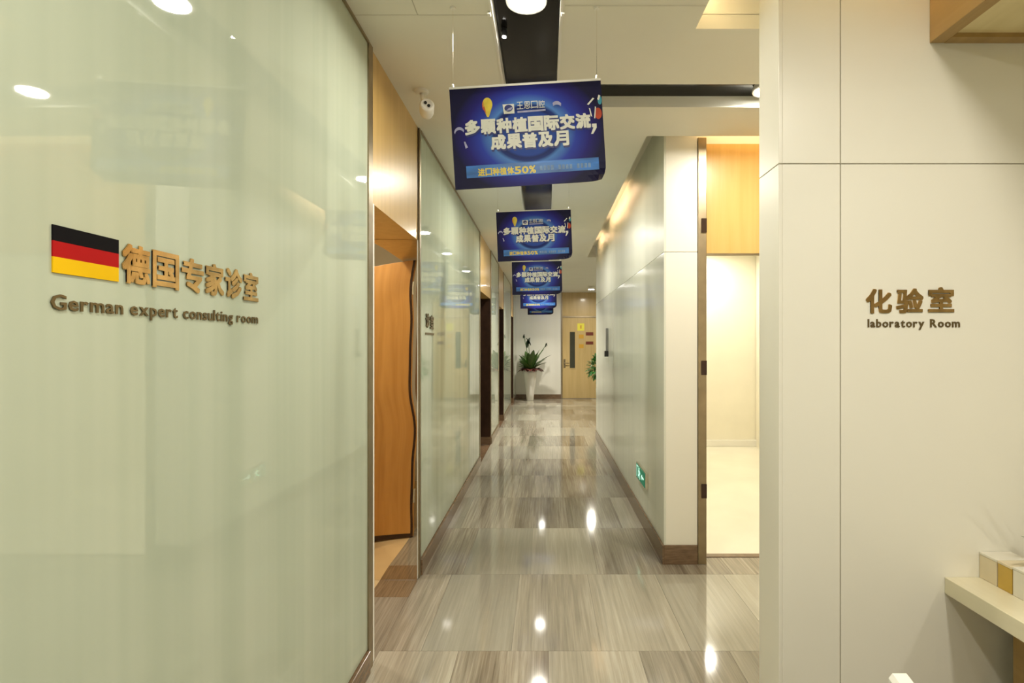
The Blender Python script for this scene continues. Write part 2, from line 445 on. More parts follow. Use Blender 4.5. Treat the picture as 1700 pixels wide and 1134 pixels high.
# the consulting room behind the first doorway, as far as the steel mirrors it
struct(box('floor_consulting_room', -2.8, -.976, .9, 3.3, -.05, -.0005, M['beigefloor']))
wl = struct(box('wall_consulting_room', -2.82, -2.80, .9, 3.6, 0, HC, M['cream']))
struct(box('wall_consulting_room_far', -2.80, -1.06, 3.27, 3.29, 0, HC, M['cream']))
struct(box('wall_consulting_room_near', -2.80, -A-.13, .88, .90, 0, HC, M['cream']))
door1 = struct(box('door_1', -1.83, -.955, 2.455, 2.495, .006, 2.004, M['doorwood'], None, .002))
box('edge_band', -.972, -.9545, 2.4952, 2.4975, .006, 2.004, M['darkbronze'], door1)
box('bottom_band', -1.83, -.9725, 2.4952, 2.497, .006, .03, M['darkbronze'], door1)
hb = MB().tube([(-1.73, 2.495, 1.0), (-1.73, 2.545, 1.0), (-1.61, 2.545, 1.0)], .010); hb.lathe([(.026, 0), (.026, .008)], (-1.73, 2.4955, 1.0), 16, 'y')
hb.build('door_handle', M['steel'], door1, True)
for z in (.25, 1.75): MB().lathe([(.009, 0), (.009, .1)], (-.949, 2.488, z), 10).build('hinge', M['steel'], door1)

# ---- right side
def panel_wall(parent, panels, mat):
    for p in panels: box('panel', *p, mat, parent, .0015)
# laboratory wall in the foreground
wall_right = struct(box('wall_right', A+.012, 4.2, Y1+.012, Y2-.012, 0, HC+.17, M['joint']))
for (x0, x1) in ((A+.0121, .952), (.955, 2.32), (2.323, 4.2)):
    for (z0, z1) in ((0, Z_SEAM-.0015), (Z_SEAM+.0015, HC+.17)):
        box('panel', x0, x1, Y1, Y1+.0118, z0, z1, M['lab_panel'], wall_right, .0012)
for (z0, z1) in ((0, Z_SEAM-.0015), (Z_SEAM+.0015, HC+.17)):
    box('panel', A, A+.0119, Y1, Y2, z0, z1, M['lab_panel'], wall_right, .0012)
    box('panel', A+.0121, 4.2, Y2-.0118, Y2, z0, z1, M['lab_panel'], wall_right)
# corridor wall on the right: white glossy panels on a core; its end faces the viewer
YR = 8.0
wall_far_right = struct(box('wall_corridor_right', A+.012, .966, Y3+.012, YR, 0, HC+.17, M['joint']))
for (y0, y1) in ((Y3, 4.62), (4.623, 5.98), (5.983, YR)):
    for (z0, z1) in ((.12, Z_SEAM-.0015), (Z_SEAM+.0015, HC+.17)):
        box('panel', A, A+.0119, y0, y1, z0, z1, M['right_glass'] if z0 < 1 else M['upper_glass'], wall_far_right)
for (z0, z1) in ((.12, Z_SEAM-.0015), (Z_SEAM+.0015, HC+.17)):
    box('panel', A+.0121, .966, Y3, Y3+.0118, z0, z1, M['lab_panel'], wall_far_right, .0012)
box('panel', A+.0, .966, YR+.0002, YR+.012, 0, HC, M['lab_panel'], wall_far_right)
struct(box('baseboard_right', A-.012, A-.0002, Y3-.012, YR, 0, .12, M['stone'], None, .002))
struct(box('baseboard_right_end', A+.0002, .966, Y3-.012, Y3-.0002, 0, .12, M['stone'], None, .002))

# laboratory: door post, transom, room behind
trim1 = struct(box('trim_1', .968, 1.022, Y3-.01, Y3+.09, 0, HC+.02, M['bronze'], None, .003))
for z in (.42, 1.2, 2.1): box('hinge', .988, 1.022-.0005, Y3-.016, Y3-.0101, z, z+.09, M['darkbronze'], trim1)
struct(box('trim_2', 1.0225, 2.6, Y3+.055, Y3+.075, Z_SEAM, HC+.17, M['goldwood']))
struct(box('trim_3', 1.0225, 2.6, Y3+.05, Y3+.085, Z_SEAM-.012, Z_SEAM-.0003, M['bronze']))
struct(box('threshold_trim', 1.0225, 2.6, 3.545, 3.60, -.03, .004, M['stone']))
struct(box('floor_laboratory', .967, 2.9, 3.602, 7.42, -.05, .003, M['creamfloor']))
lw = struct(box('wall_laboratory', .967, 2.9, 7.36, 7.42, .0032, HC-.001, M['cream']))
struct(box('baseboard_laboratory', 1.0, 2.88, 7.335, 7.3595, .0035, .09, M['white'], None, .004))
struct(box('wall_laboratory_right', 2.86, 2.9, 3.602, 7.35, .0032, HC-.001, M['cream']))
struct(box('wall_laboratory_left', .9662, .98, 3.56, 7.35, .0032, HC-.001, M['cream']))
struct(box('wall_side_room', 2.6, 2.9, Y2, 3.60, 0, HC-.001, M['white_panel']))

# end wall with the transom and door
struct(box('wall_end', -A-.03, .40, YE, YE+.05, 0, HC, M['white_panel']))
struct(box('baseboard_end', -A+.02, .40, YE-.014, YE-.0002, 0, .11, M['stone'], None, .002))
struct(box('wall_end_right', 1.36, 4.2, YE, YE+.05, 0, HC, M['white_panel']))
struct(box('wall_side_far', 3.6, 3.65, 7.5, YE-.001, 0, HC, M['white_panel']))
dx0, dx1, dz = .405, 1.355, 2.05
door5 = struct(box('door_6', dx0+.035, dx1-.035, YE-.01, YE+.03, .008, dz, M['enddoor'], None, .002))
fr = MB().box(dx0, dx0+.033, YE-.03, YE+.04, 0, HC).box(dx1-.033, dx1, YE-.03, YE+.04, 0, HC).box(dx0+.033, dx1-.033, YE-.03, YE+.04, dz+.004, dz+.04)
struct(fr.build('trim_4', M['bronze']))
struct(box('trim_5', dx0+.034, dx1-.034, YE-.01, YE+.03, dz+.041, HC-.002, M['enddoor']))
x0, x1 = (946-VX)/FPX*YE, (954.5-VX)/FPX*YE; z0, z1 = CH+(VY-611)/FPX*YE, CH+(VY-551)/FPX*YE
box('vision_frame', x0-.02, x1+.02, YE-.016, YE-.0102, z0-.02, z1+.02, M['enddoor'], door5)
box('vision_pane', x0, x1, YE-.019, YE-.0162, z0, z1, M['darkglass'], door5)
hb = MB().tube([(dx0+.085, YE-.0105, .9), (dx0+.085, YE-.06, .9), (dx0+.20, YE-.06, .9)], .011); hb.box(dx0+.06, dx0+.11, YE-.016, YE-.0103, .78, 1.0)
hb.build('door_handle', M['bronze'], door5)
# walls of the reception behind the viewer
struct(box('wall_back', -A-.03, 4.2, -3.25, -3.2, 0, HC, M['cream']))
struct(box('wall_reception_right', 4.2, 4.25, -3.2, Y1+.1, 0, HC, M['cream']))
struct(box('wall_side_right', 4.2, 4.25, Y1+.1, YE, 0, HC, M['cream']))

# ================================================================== LIGHT FITTINGS
LB = {}
def downlight(x, y, z, label, power, group='round downlights in the black ceiling channel', r=.066, col=WARM, spread=175):
    t = thing('ceiling_downlight', (x, y, z), label, 'light', group)
    MB().lathe([(r+.012, 0), (r+.014, .006), (r+.008, .03), (r*.5, .0335)], (x, y, z), 28).build('housing', M['white'], t, False)
    MB().lathe([(r*.5, -.004), (r*.85, -.002), (r*.97, .002), (r*.97, .0034)], (x, y, z-.0035), 28).build('diffuser', M['lamp'], t)
    disc_light(t, (x, y, z-.0085), power, r*1.8, col, spread)
    return t
names = {2.085: 'round white glowing downlight at the top edge, nearest in the black ceiling channel',
         4.32: 'second round downlight of the black channel, just behind the second hanging banner',
         6.42: 'third round downlight of the black channel, over the third hanging banner',
         7.93: 'fourth round downlight of the black channel, between third and fourth hanging banners',
         9.87: 'fifth round downlight of the black channel, beyond the fourth hanging banner',
         12.27: 'sixth round downlight of the black channel, beyond the farthest banner, near the potted plant'}
for y, lb in names.items():
    t = downlight(-.0725, y, HC+.026, lb, POW_DOWN*(.75 if y < 3 else 1.05 if y < 7 else 1.35), spread=170 if y < 7 else 104)
    if y < 3:
        for x0 in (-.225, .062): box('mount_clip', x0, x0+.014, y+.01, y+.03, HC-.012, HC-.0045, M['white'], t, .002)
downlight(-.0725, .17, HC+.026, 'round downlight of the black channel above the viewer', POW_DOWN)
downlight(1.16, 2.82, HC+.026, 'round downlight in the cross channel beside the laboratory wall', POW_DOWN, 'downlights in the cross channel')
downlight(1.55, 4.9, HC-.063, 'round downlight on the laboratory ceiling nearer its doorway', POW_ROOM, 'laboratory downlights', .09, (1, .955, .83))
downlight(2.06, 6.9, HC-.063, 'round downlight on the laboratory ceiling near its back wall', POW_ROOM, 'laboratory downlights', .09, (1, .955, .83))
downlight(1.05, 12.3, HC-.063, 'round downlight above the wooden end door', POW_DOWN*1.6, 'downlights in the far side space')
downlight(2.3, 9.5, HC-.063, 'round downlight of the side space past the right wall', POW_DOWN, 'downlights in the far side space')
downlight(-1.55, 3.0, HC-.063, 'added downlight in the unseen consulting room, lighting the open orange door', POW_LEFTROOM, 'added consulting room light', .09)  # unseen lamp added so that the mirrored door gets light
for x, y in ((1.08, .55), (2.2, -.9), (2.2, -2.2), (.55, -2.2)):
    downlight(x, y, HC-.063, {(1.08, .55): 'reception downlight nearest the corridor, behind the viewer', (2.2, -.9): 'reception downlight nearest the counter, behind the viewer', (2.2, -2.2): 'reception downlight in the rear right corner', (.55, -2.2): 'reception downlight near the rear wall middle'}[(x, y)], POW_RECEPTION*(1.9 if y > 0 else .8), 'reception downlights', .09)
# tiny spot in the black channel and the small sprinkler heads on the ceiling beside it
p = pt(837, 65, 1.3*FPX/(VY-65))
t = thing('pin_spot', (p.x, p.y, HC+.025), 'tiny bright pin spot in the black channel ahead of nearest downlight', 'light')
MB().lathe([(.012, 0), (.014, .02), (.012, .034)], (p.x, p.y, HC+.025), 14).build('housing', M['darkplastic'], t)
MB().lathe([(.008, 0), (.008, .003)], (p.x, p.y, HC+.0215), 14).build('lens', M['lamp'], t)

# ================================================================== LETTERING ON THE WALLS
def lettering(root, items, fr, thick, mat, bold, name, labels=None):
    for ch, a, b, c, d in items:
        if name == 'character':      # heavier strokes: the outline struck several times, a hair apart
            mb = MB(); e = .03*(d-c)
            for q, (ox, oz) in enumerate(((0, 0), (e, e), (-e, e), (e, -e), (-e, -e), (e, 0), (-e, 0), (0, e), (0, -e))):
                v, f = char_cell(ch, a+e+ox, b-e+ox, c+e+oz, d-e+oz, thick+q*.00004, fr, 0.0); mb.add(v, f)
            mb.build(name, mat, root); continue
        v, f = char_cell(ch, a, b, c, d, thick, fr, bold)
        mesh_obj(name, v, f, mat, root)
# left glass: flag, gold characters, bronze English line
FL = (Vector((-A+.001, 0, 0)), Vector((0, 1, 0)), Vector((0, 0, 1)), Vector((1, 0, 0)))
fl = thing('flag_plaque', (-A, .89, 1.5085), 'black red and gold striped flag plaque on the pale green glass', 'flag')
for nm, mt, a, b in (('gold_stripe', 'flaggold', 0, 1), ('red_stripe', 'flagred', 1, 2), ('black_stripe', 'flagblack', 2, 3)):
    box(nm, -A+.0003, -A+.0025, .8276, .9558, 1.5085+a*.0245, 1.5085+b*.0245, M[mt], fl)
cs = thing('room_sign', (-A, 1.19, 1.508), 'large gold characters beside the flag on the pale green glass', 'sign', None)
edges = [.963, 1.031, 1.037, 1.112, 1.120, 1.193, 1.199, 1.268, 1.273, 1.345, 1.351, 1.4197]
lettering(cs, [(c, edges[2*i], edges[2*i+1], 1.508, 1.580) for i, c in enumerate('德国专家诊室')], FL, .0022, M['gold'], .03, 'character')
en = thing('room_sign', (-A, 1.12, 1.452), 'dark bronze line German expert consulting room below the flag', 'sign')
lettering(en, latin_layout('German expert consulting room', .8245, 1.4197, 1.452, .0235, .016, .085, .32), FL, .0018, M['darkgold'], .016, 'letter')
# right panel: characters and English
FR = (Vector((0, Y1-.0005, 0)), Vector((1, 0, 0)), Vector((0, 0, 1)), Vector((0, -1, 0)))
k = Y1/FPX
X = lambda u: (u-VX)*k
Z = lambda v: CH+(VY-v)*k
lb = thing('room_sign', (X(1510), Y1, Z(520)), 'large brown gold characters on the white laboratory wall', 'sign')
lettering(lb, [('化', X(1437), X(1480), Z(520.5), Z(480)), ('验', X(1487), X(1532), Z(520), Z(479)), ('室', X(1540), X(1583), Z(518.5), Z(477))], FR, .003, M['gold'], .026, 'character')
le = thing('room_sign', (X(1510), Y1, Z(543)), 'small dark line laboratory Room below the characters on white wall', 'sign')
lettering(le, latin_layout('laboratory Room', X(1440), X(1593), Z(543), .0255, .026, .085, .42), FR, .002, M['darkgold'], .026, 'letter')
# second glass panel: short dark sign seen edge-on
s2 = thing('room_sign', (-A, 3.54, 1.46), 'small dark foreshortened sign on the second glass panel past open doorway', 'sign')
lettering(s2, [('诊', 3.41, 3.52, 1.50, 1.59), ('室', 3.54, 3.65, 1.495, 1.585)], FL, .005, M['darkgold'], .03, 'character')
box('underline', -A+.0005, -A+.005, 3.41, 3.66, 1.455, 1.468, M['darkgold'], s2)

# ================================================================== HANGING BANNERS
BW, BH = .580, .385
def poly(mb, pts2, y, thick=.0006):
    """flat outline (x,z) given in banner space, thin slab at y facing the viewer"""
    n = len(pts2); v = [(a, y-thick, b) for a, b in pts2]+[(a, y, b) for a, b in pts2]
    f = [tuple(range(n))[::-1], tuple(range(n, 2*n))]+[(i, (i+1) % n, (i+1) % n+n, i+n) for i in range(n)]
    mb.add(v, f)
def ell(cx, cz, rx, rz, n=20, a0=0, a1=2*PI):
    return [(cx+rx*math.cos(a0+(a1-a0)*i/n), cz+rz*math.sin(a0+(a1-a0)*i/n)) for i in range(n+(0 if abs(a1-a0-2*PI) < 1e-6 else 1))]
def S(s): return (s-.5)*BW
def Tt(t): return -t*BH
def make_banner():
    """origin at the top middle of the board, board faces -y"""
    root = bpy.data.objects.new('hanging_banner', None); COL.objects.link(root); ORG[root.name] = Vector((0, 0, 0))
    # board with a softly curled lower right corner
    nx, nz = 24, 16; vs = []; fs = []
    for side in (0, 1):
        for j in range(nz+1):
            for i in range(nx+1):
                s, t = i/nx, j/nz
                curl = max(0, (s-.86)/.14)*max(0, (t-.84)/.16)
                vs.append((S(s)-.012*curl*curl, (-.003 if side == 0 else .003)+.05*curl*curl, Tt(t)+.022*curl*curl))
    K = (nx+1)*(nz+1)
    for j in range(nz):
        for i in range(nx):
            a = j*(nx+1)+i; fs.append((a, a+1, a+nx+2, a+nx+1)); fs.append((a+K, a+nx+1+K, a+nx+2+K, a+1+K))
    ring = [i for i in range(nx+1)]+[j*(nx+1)+nx for j in range(1, nz+1)]+[nz*(nx+1)+i for i in range(nx-1, -1, -1)]+[j*(nx+1) for j in range(nz-1, 0, -1)]
    for q in range(len(ring)):
        a, b = ring[q], ring[(q+1) % len(ring)]; fs.append((a, b, b+K, a+K))
    b = mesh_obj('board', vs, fs, M['banner'], root)
    mesh_obj('top_rail', *(lambda q: (q.v, q.f))(MB().box(-BW/2, BW/2, -.005, .005, -.002, .006)), M['white'], root)
    yf = -.0034
    mb = MB(); poly(mb, [(S(.08), Tt(.895)), (S(.955), Tt(.885)), (S(.955), Tt(.765)), (S(.08), Tt(.775))], yf, .0003); mb.build('ribbon', M['ribbon'], root)
    fr = (Vector((0, yf, 0)), Vector((1, 0, 0)), Vector((0, 0, 1)), Vector((0, -1, 0)))
    def line(name, chars, s0, s1, t, h, mat, bold, gap=.08, lift=0.0003):
        mb = MB(); n = len(chars); w = (s1-s0)/n
        for i, ch in enumerate(chars):
            e = bold*h*BH
            for q, (ox, oz) in enumerate(((0, 0), (e, e), (-e, e), (e, -e), (-e, -e), (e, 0), (-e, 0), (0, e), (0, -e)) if bold > .015 else ((0, 0),)):
                v, f = char_cell(ch, S(s0+i*w+w*gap/2)+e+ox, S(s0+(i+1)*w-w*gap/2)-e+ox, Tt(t+h/2)+e+oz, Tt(t-h/2)-e+oz, .0004, (fr[0]+Vector((0, -lift-q*.00003, 0)), fr[1], fr[2], fr[3]), 0.0)
                mb.add(v, f)
        return mb.build(name, mat, root)
    def line_shadow(chars, s0, s1, t, h): line('headline_shadow', chars, s0+.004, s1+.004, t+.014, h, M['print_navy'], .045, .04, 0)
    line_shadow('多颗种植国际交流', .085, .92, .40, .15)
    line('headline', '多颗种植国际交流', .085, .92, .395, .15, M['print_white'], .045, .04)
    mb = MB(); poly(mb, [(S(.925), Tt(.43)), (S(.955), Tt(.43)), (S(.955), Tt(.47)), (S(.93), Tt(.53)), (S(.915), Tt(.53)), (S(.933), Tt(.465)), (S(.925), Tt(.465))], yf-.0003); mb.build('comma', M['print_white'], root)
    line_shadow('成果普及月', .25, .77, .56, .15)
    line('headline', '成果普及月', .25, .77, .555, .15, M['print_white'], .045, .04)
    line('discount_line', '进口种植体50%', .155, .54, .845, .075, M['print_yellow'], .035)
    mb = MB()
    for q in range(14):
        s = .565+q*.0245
        if q in (4, 9): continue
        poly(mb, [(S(s), Tt(.86)), (S(s+.017), Tt(.86)), (S(s+.017), Tt(.815)), (S(s), Tt(.815))], yf-.0003, .0003)
    mb.build('small_print', M['print_pale'], root)
    mb = MB(); poly(mb, [(S(.35), Tt(.28)), (S(.42), Tt(.28)), (S(.42), Tt(.185)), (S(.345), Tt(.185))], yf, .0003); mb.build('emblem', M['print_white'], root)
    mb = MB(); poly(mb, ell(S(.383), Tt(.225), .016, .013), yf-.0003, .0003); mb.build('emblem_disc', M['print_navy'], root)
    mb = MB(); poly(mb, [(S(.365), Tt(.25)), (S(.385), Tt(.225)), (S(.41), Tt(.215)), (S(.40), Tt(.245))], yf-.0006, .0003); mb.build('emblem_swoosh', M['print_lilac'], root)
    line('clinic_name', '王恩口腔', .435, .625, .205, .075, M['print_white'], .012)
    mb = MB(); poly(mb, [(S(.44), Tt(.278)), (S(.625), Tt(.272)), (S(.625), Tt(.255)), (S(.44), Tt(.26))], yf, .0003); mb.build('clinic_underline', M['print_lilac'], root)
    # balloons, parachute and streaks
    mb = MB(); c = (S(.245), Tt(.175)); poly(mb, ell(c[0], c[1], .019, .026, 14, -.35, PI+.35)+[(c[0]-.004, c[1]-.048), (c[0]+.003, c[1]-.048)], yf, .0003); mb.build('yellow_balloon', M['print_yellow'], root)
    mb = MB(); c = (S(.215), Tt(.185)); poly(mb, ell(c[0]+.002, c[1], .005, .017, 10, PI/2, 3*PI/2)+[(c[0]+.012, c[1]-.034)], yf, .0003); mb.build('balloon_shade', M['print_red'], root)
    mb = MB(); poly(mb, ell(S(.97), Tt(.33), .014, .022, 16), yf, .0003); mb.build('red_balloon', M['print_red'], root)
    mb = MB(); poly(mb, ell(S(.985), Tt(.20), .008, .017, 14), yf, .0003); mb.build('blue_balloon', M['print_teal'], root)
    mb = MB()
    for (a, b2, w) in (((.905, .235), (.945, .18), .006), ((.915, .27), (.925, .36), .005), ((.955, .26), (.945, .38), .004), ((.975, .19), (.985, .155), .007)):
        mb2 = [(S(a[0])-w/2, Tt(a[1])), (S(a[0])+w/2, Tt(a[1])-w/2), (S(b2[0])+w/2, Tt(b2[1])), (S(b2[0])-w/2, Tt(b2[1])+w/2)]; poly(mb, mb2, yf-.0003, .0003)
    mb.build('streak', M['print_white'], root)
    mb = MB(); o = ell(S(.05), Tt(.44), .020, .022, 12, .4, PI-.1); i_ = ell(S(.05), Tt(.455), .017, .017, 12, .4, PI-.1)[::-1]; poly(mb, o+i_, yf, .0003)
    mb.build('parachute', M['print_lilac'], root); mb = MB()
    poly(mb, [(S(.075), Tt(.53)), (S(.085), Tt(.53)), (S(.10), Tt(.59)), (S(.085), Tt(.60))], yf, .0003); mb.build('parachutist', M['print_lilac'], root)
    mb = MB(); o = ell(S(.70), Tt(.235), .02, .02, 10, .5, 2.4); i_ = ell(S(.70), Tt(.255), .018, .014, 10, .5, 2.4)[::-1]; poly(mb, o+i_, yf, .0003); mb.build('pale_arc', M['print_lilac'], root)
    return root
def copy_tree(o):
    c = o.copy(); COL.objects.link(c)
    for ch in o.children:
        d = ch.copy(); COL.objects.link(d); d.parent = c
    return c
proto = make_banner()
BN = [((748+995)/2, (148+134)/2, 2.075, 3.5, 'nearest and largest blue banner, tilted, hanging by wires from the ceiling'),
      (885.5, 350, 4.21, 2.2, 'second nearest blue banner, hanging below the black ceiling channel'),
      (891, 434, 6.3, 1.2, 'third blue banner from the front in the hanging row'),
      (893.5, 472, 8.65, 1.0, 'fourth blue banner from the front in the hanging row'),
      (897, 494, 12.2, 0.8, 'farthest and smallest blue banner, hanging before the end wall')]
for i, (u, v, d, tilt, lab) in enumerate(BN):
    o = proto if i == 0 else copy_tree(proto)
    p = pt(u, v, d); o.location = p; o.rotation_euler = (0, -math.radians(tilt), 0)
    if i == 0: ORG[o.name] = Vector(p)
    tag(o, lab, 'banner', 'blue promotional banners hanging along the corridor')
    Mi = Matrix.Rotation(math.radians(tilt), 4, 'Y')
for i, (u, v, d, tilt, lab) in enumerate(BN):
    o = [q for q in bpy.data.objects if q.name.split('.')[0] == 'hanging_banner' and q.get('label') == lab][0]
    R = Matrix.Rotation(-math.radians(tilt), 4, 'Y'); P = Vector(o.location)
    for sx in (-1, 1):
        att = R @ Vector((sx*(BW/2-.014), 0, .006))
        top = Vector((att.x, 0, HC-P.z))
        if -.205 < P.x+top.x < .06: top.z += T
        inv = R.inverted()
        mb = MB().tube([inv @ att, inv @ top], .0007, 6)
        me = bpy.data.meshes.new('wire'); me.from_pydata(mb.v, [], mb.f); me.materials.append(M['steel'])
        w = bpy.data.objects.new('wire', me); COL.objects.link(w); w.parent = o
        hk = MB().lathe([(.004, 0), (.005, .004), (.005, .016), (.003, .02)], inv @ att-Vector((0, 0, .006)), 10).lathe([(.010, -.006), (.012, -.002), (.012, 0)], inv @ top, 12)
        me = bpy.data.meshes.new('hook'); me.from_pydata(hk.v, [], hk.f); me.materials.append(M['white'])
        w = bpy.data.objects.new('hook', me); COL.objects.link(w); w.parent = o

# ================================================================== SMALL THINGS ON WALL AND CEILING
# security camera
p = pt(700, 150, 1.285*FPX/(VY-150)); c = Vector((p.x+.02, p.y-.05, HC-.062))
t = thing('security_camera', (p.x, p.y, HC), 'small white security camera under the ceiling left of the nearest banner', 'camera')
MB().lathe([(.028, -.016), (.034, -.012), (.034, -.0005)], (p.x, p.y, HC), 24).build('mount', M['white'], t)
MB().tube([(p.x, p.y, HC-.014), (p.x+.006, p.y-.003, HC-.045), (p.x+.016, p.y-.01, HC-.09)], .011, 10).build('bracket', M['white'], t, True)
mb = MB().lathe([(.012, .03), (.030, .024), (.036, 0), (.036, -.055), (.030, -.066), (.026, -.066), (.022, -.062)], (0, 0, 0), 24, 'y')
Rm = Matrix.Rotation(math.radians(10), 4, 'X') @ Matrix.Rotation(math.radians(-14), 4, 'Z')
mb.v = [tuple(Vector((p.x+.028, p.y-.01, HC-.112))+(Rm.inverted() @ Vector(q))) for q in mb.v]; mb.build('body', M['white'], t, True)
for dx, dz in ((-.008, .006), (.008, -.008)):
    lm = MB().lathe([(.0075, -.067), (.0075, -.060)], (dx, 0, dz), 14, 'y'); lm.v = [tuple(Vector((p.x+.028, p.y-.01, HC-.112))+(Rm.inverted() @ Vector(q))) for q in lm.v]; lm.build('lens', M['darkplastic'], t)

# emergency exit sign low on the right wall
t = thing('exit_sign', (A, 4.16, .335), 'green glowing exit sign with running figure low on right wall', 'sign')
box('frame', A-.022, A-.0005, 3.965, 4.355, .328, .452, M['steel'], t, .002)
box('green_face', A-.0242, A-.0222, 3.975, 4.345, .338, .442, M['green'], t)
fw = A-.0243
def side_poly(pts): # points (y', z') with y' running from the viewer's left (far) to right (near)
    n = len(pts); v = [(fw-.001, a, b) for a, b in pts]+[(fw, a, b) for a, b in pts]
    return v, [tuple(range(n)), tuple(range(n, 2*n))[::-1]]+[(i, i+n, (i+1) % n+n, (i+1) % n) for i in range(n)]
mb = MB()
yc = 4.20
for pts in (ell(yc+.004, .425, .009, .009, 12), [(yc-.012, .412), (yc+.014, .414), (yc+.010, .380), (yc-.010, .380)],
            [(yc-.010, .382), (yc+.002, .382), (yc-.022, .348), (yc-.034, .352)], [(yc, .382), (yc+.010, .382), (yc+.03, .362), (yc+.044, .364), (yc+.042, .374), (yc+.03, .372)],
            [(yc-.012, .412), (yc-.010, .402), (yc-.032, .388), (yc-.036, .396)], [(yc+.012, .412), (yc+.012, .403), (yc+.034, .398), (yc+.034, .407)]):
    mb.add(*side_poly(pts))
mb.build('running_figure', M['greenwhite'], t)
mb = MB(); mb.add(*side_poly([(4.02, .384), (4.02, .396), (4.08, .396), (4.08, .412), (4.12, .39), (4.08, .368), (4.08, .384)])); mb.build('arrow', M['greenwhite'], t)
mb = MB()
for q in ([(4.25, .345), (4.255, .345), (4.255, .436), (4.25, .436)], [(4.255, .43), (4.32, .43), (4.32, .436), (4.255, .436)], [(4.315, .345), (4.32, .345), (4.32, .43), (4.315, .43)]): mb.add(*side_poly(q))
mb.build('doorway_mark', M['greenwhite'], t)
# slim plate on the right wall
t = thing('wall_plaque', (A, 6.5, 1.24), 'slim upright grey plaque with dark lower end on right wall', 'sign')
box('plate', A-.03, A-.0005, 6.46, 6.50, 1.31, 1.58, M['greyplate'], t, .003)
box('lower_end', A-.045, A-.0005, 6.45, 6.51, 1.24, 1.3095, M['darkplastic'], t, .004)
# notices on the end door
def notice(name, u0, u1, v0, v1, mat, label):
    d = YE-.012; a, b = pt(u0, v1, d), pt(u1, v0, d)
    t = thing(name, ((a.x+b.x)/2, d, a.z), label, 'notice', 'notices stuck on the end door')
    box('sheet', a.x, b.x, YE-.014, YE-.0105, a.z, b.z, M[mat], t)
    return t, a, b
t, a, b = notice('door_notice', 958.5, 970, 537, 549, 'paperyellow', 'square yellow notice at the top of the end door')
box('symbol', (a.x+b.x)/2-.02, (a.x+b.x)/2+.02, YE-.0155, YE-.0141, a.z+.05, b.z-.05, M['paperorange'], t)
notice('door_notice', 961, 969, 555.5, 562, 'paperorange', 'upper small orange plate on the end door beside its narrow pane')
notice('door_notice', 961, 969, 571.5, 578, 'paperorange', 'lower small orange plate on the end door beside its narrow pane')
notice('door_notice', 972.5, 985, 551.5, 557, 'platered', 'upper dark red plate on the end door near its right frame')
notice('door_notice', 972.5, 985, 567, 572, 'platered', 'lower dark red plate on the end door near its right frame')

# ================================================================== PLANTS
def leaf_strip(base, direc, length, width, droop, n=7, fold=.25):
    """a bent blade: two rows of quads with a keel"""
    base = Vector(base); d = Vector(direc).normalized(); side = d.cross(Vector((0, 0, 1)))
    side = side.normalized() if side.length > .01 else Vector((1, 0, 0))
    v = []; f = []
    for i in range(n+1):
        t = i/n; p = base+d*length*t+Vector((0, 0, -droop*length*t*t))
        w = width*max(.02, (math.sin(PI*min(1, .12+t*.88))**.8))/2
        up = side.cross(d)
        v += [tuple(p-side*w+up*w*fold), tuple(p), tuple(p+side*w+up*w*fold)]
    for i in range(n):
        a = 3*i; f += [(a, a+1, a+4, a+3), (a+1, a+2, a+5, a+4)]
    return v, f
d = 13.26; vx = (880-VX)/FPX*d; zb = 0
t = thing('potted_plant', (vx, d, 0), 'tall tapered white vase with spiky green plant against the end wall', 'plant')
prof = [(.075, .0), (.085, .01), (.105, .2), (.135, .45), (.160, .66), (.165, .74), (.150, .755), (.140, .735)]
MB().lathe(prof, (vx, d, 0), 32).build('vase', M['vase'], t, True)
MB().lathe([(.138, .70), (.138, .72), (.05, .735)], (vx, d, 0), 20).build('soil', M['soil'], t)
for i in range(24):
    a = i*2.4; el = .55+.9*random.random(); L_ = .52+.28*random.random()
    if vx+L_*math.cos(a)*math.cos(el) < -.64: L_ *= .26/max(.26, -L_*math.cos(a)*math.cos(el))
    v, f = leaf_strip((vx+.03*math.cos(a), d+.03*math.sin(a), .73), (math.cos(a)*math.cos(el), math.sin(a)*math.cos(el)*.8, math.sin(el)), L_, .15, .22)
    mesh_obj('leaf', v, f, M['leaf'], t, True)
for i in range(22):
    a = i*2.4+.5; L_ = (.24+.10*random.random())*(1 if math.cos(a) > -.5 else .78)
    v, f = leaf_strip((vx+.08*math.cos(a), d+.08*math.sin(a), .73), (math.cos(a), math.sin(a), .3+.6*random.random()), L_, .20, .55)
    mesh_obj('brown_leaf', v, f, M['leafbrown'], t, True)
for (u, v_, r) in ((877.5, 568, .14), (870, 558, .06), (907, 572, .06)):
    p = pt(u, v_, d-.02)
    mb = MB().tube([(vx, d, .74), ((vx*.5+p.x*.5), d-.02, .74+(p.z-.74)*.55), (p.x, d-.02, p.z)], .008, 6); mb.build('stem', M['leaf'], t)
    v, f = leaf_strip((p.x-r*.2, d-.025, p.z-r), (.25, -.1, 1), r*2.1, r*1.5, .1); mesh_obj('dark_leaf', v, f, M['leafdark'], t, True)
    v, f = leaf_strip((p.x+r*.3, d-.03, p.z-r*.6), (-.5, -.1, 1), r*1.7, r*1.2, .1); mesh_obj('dark_leaf', v, f, M['leafdark'], t, True)

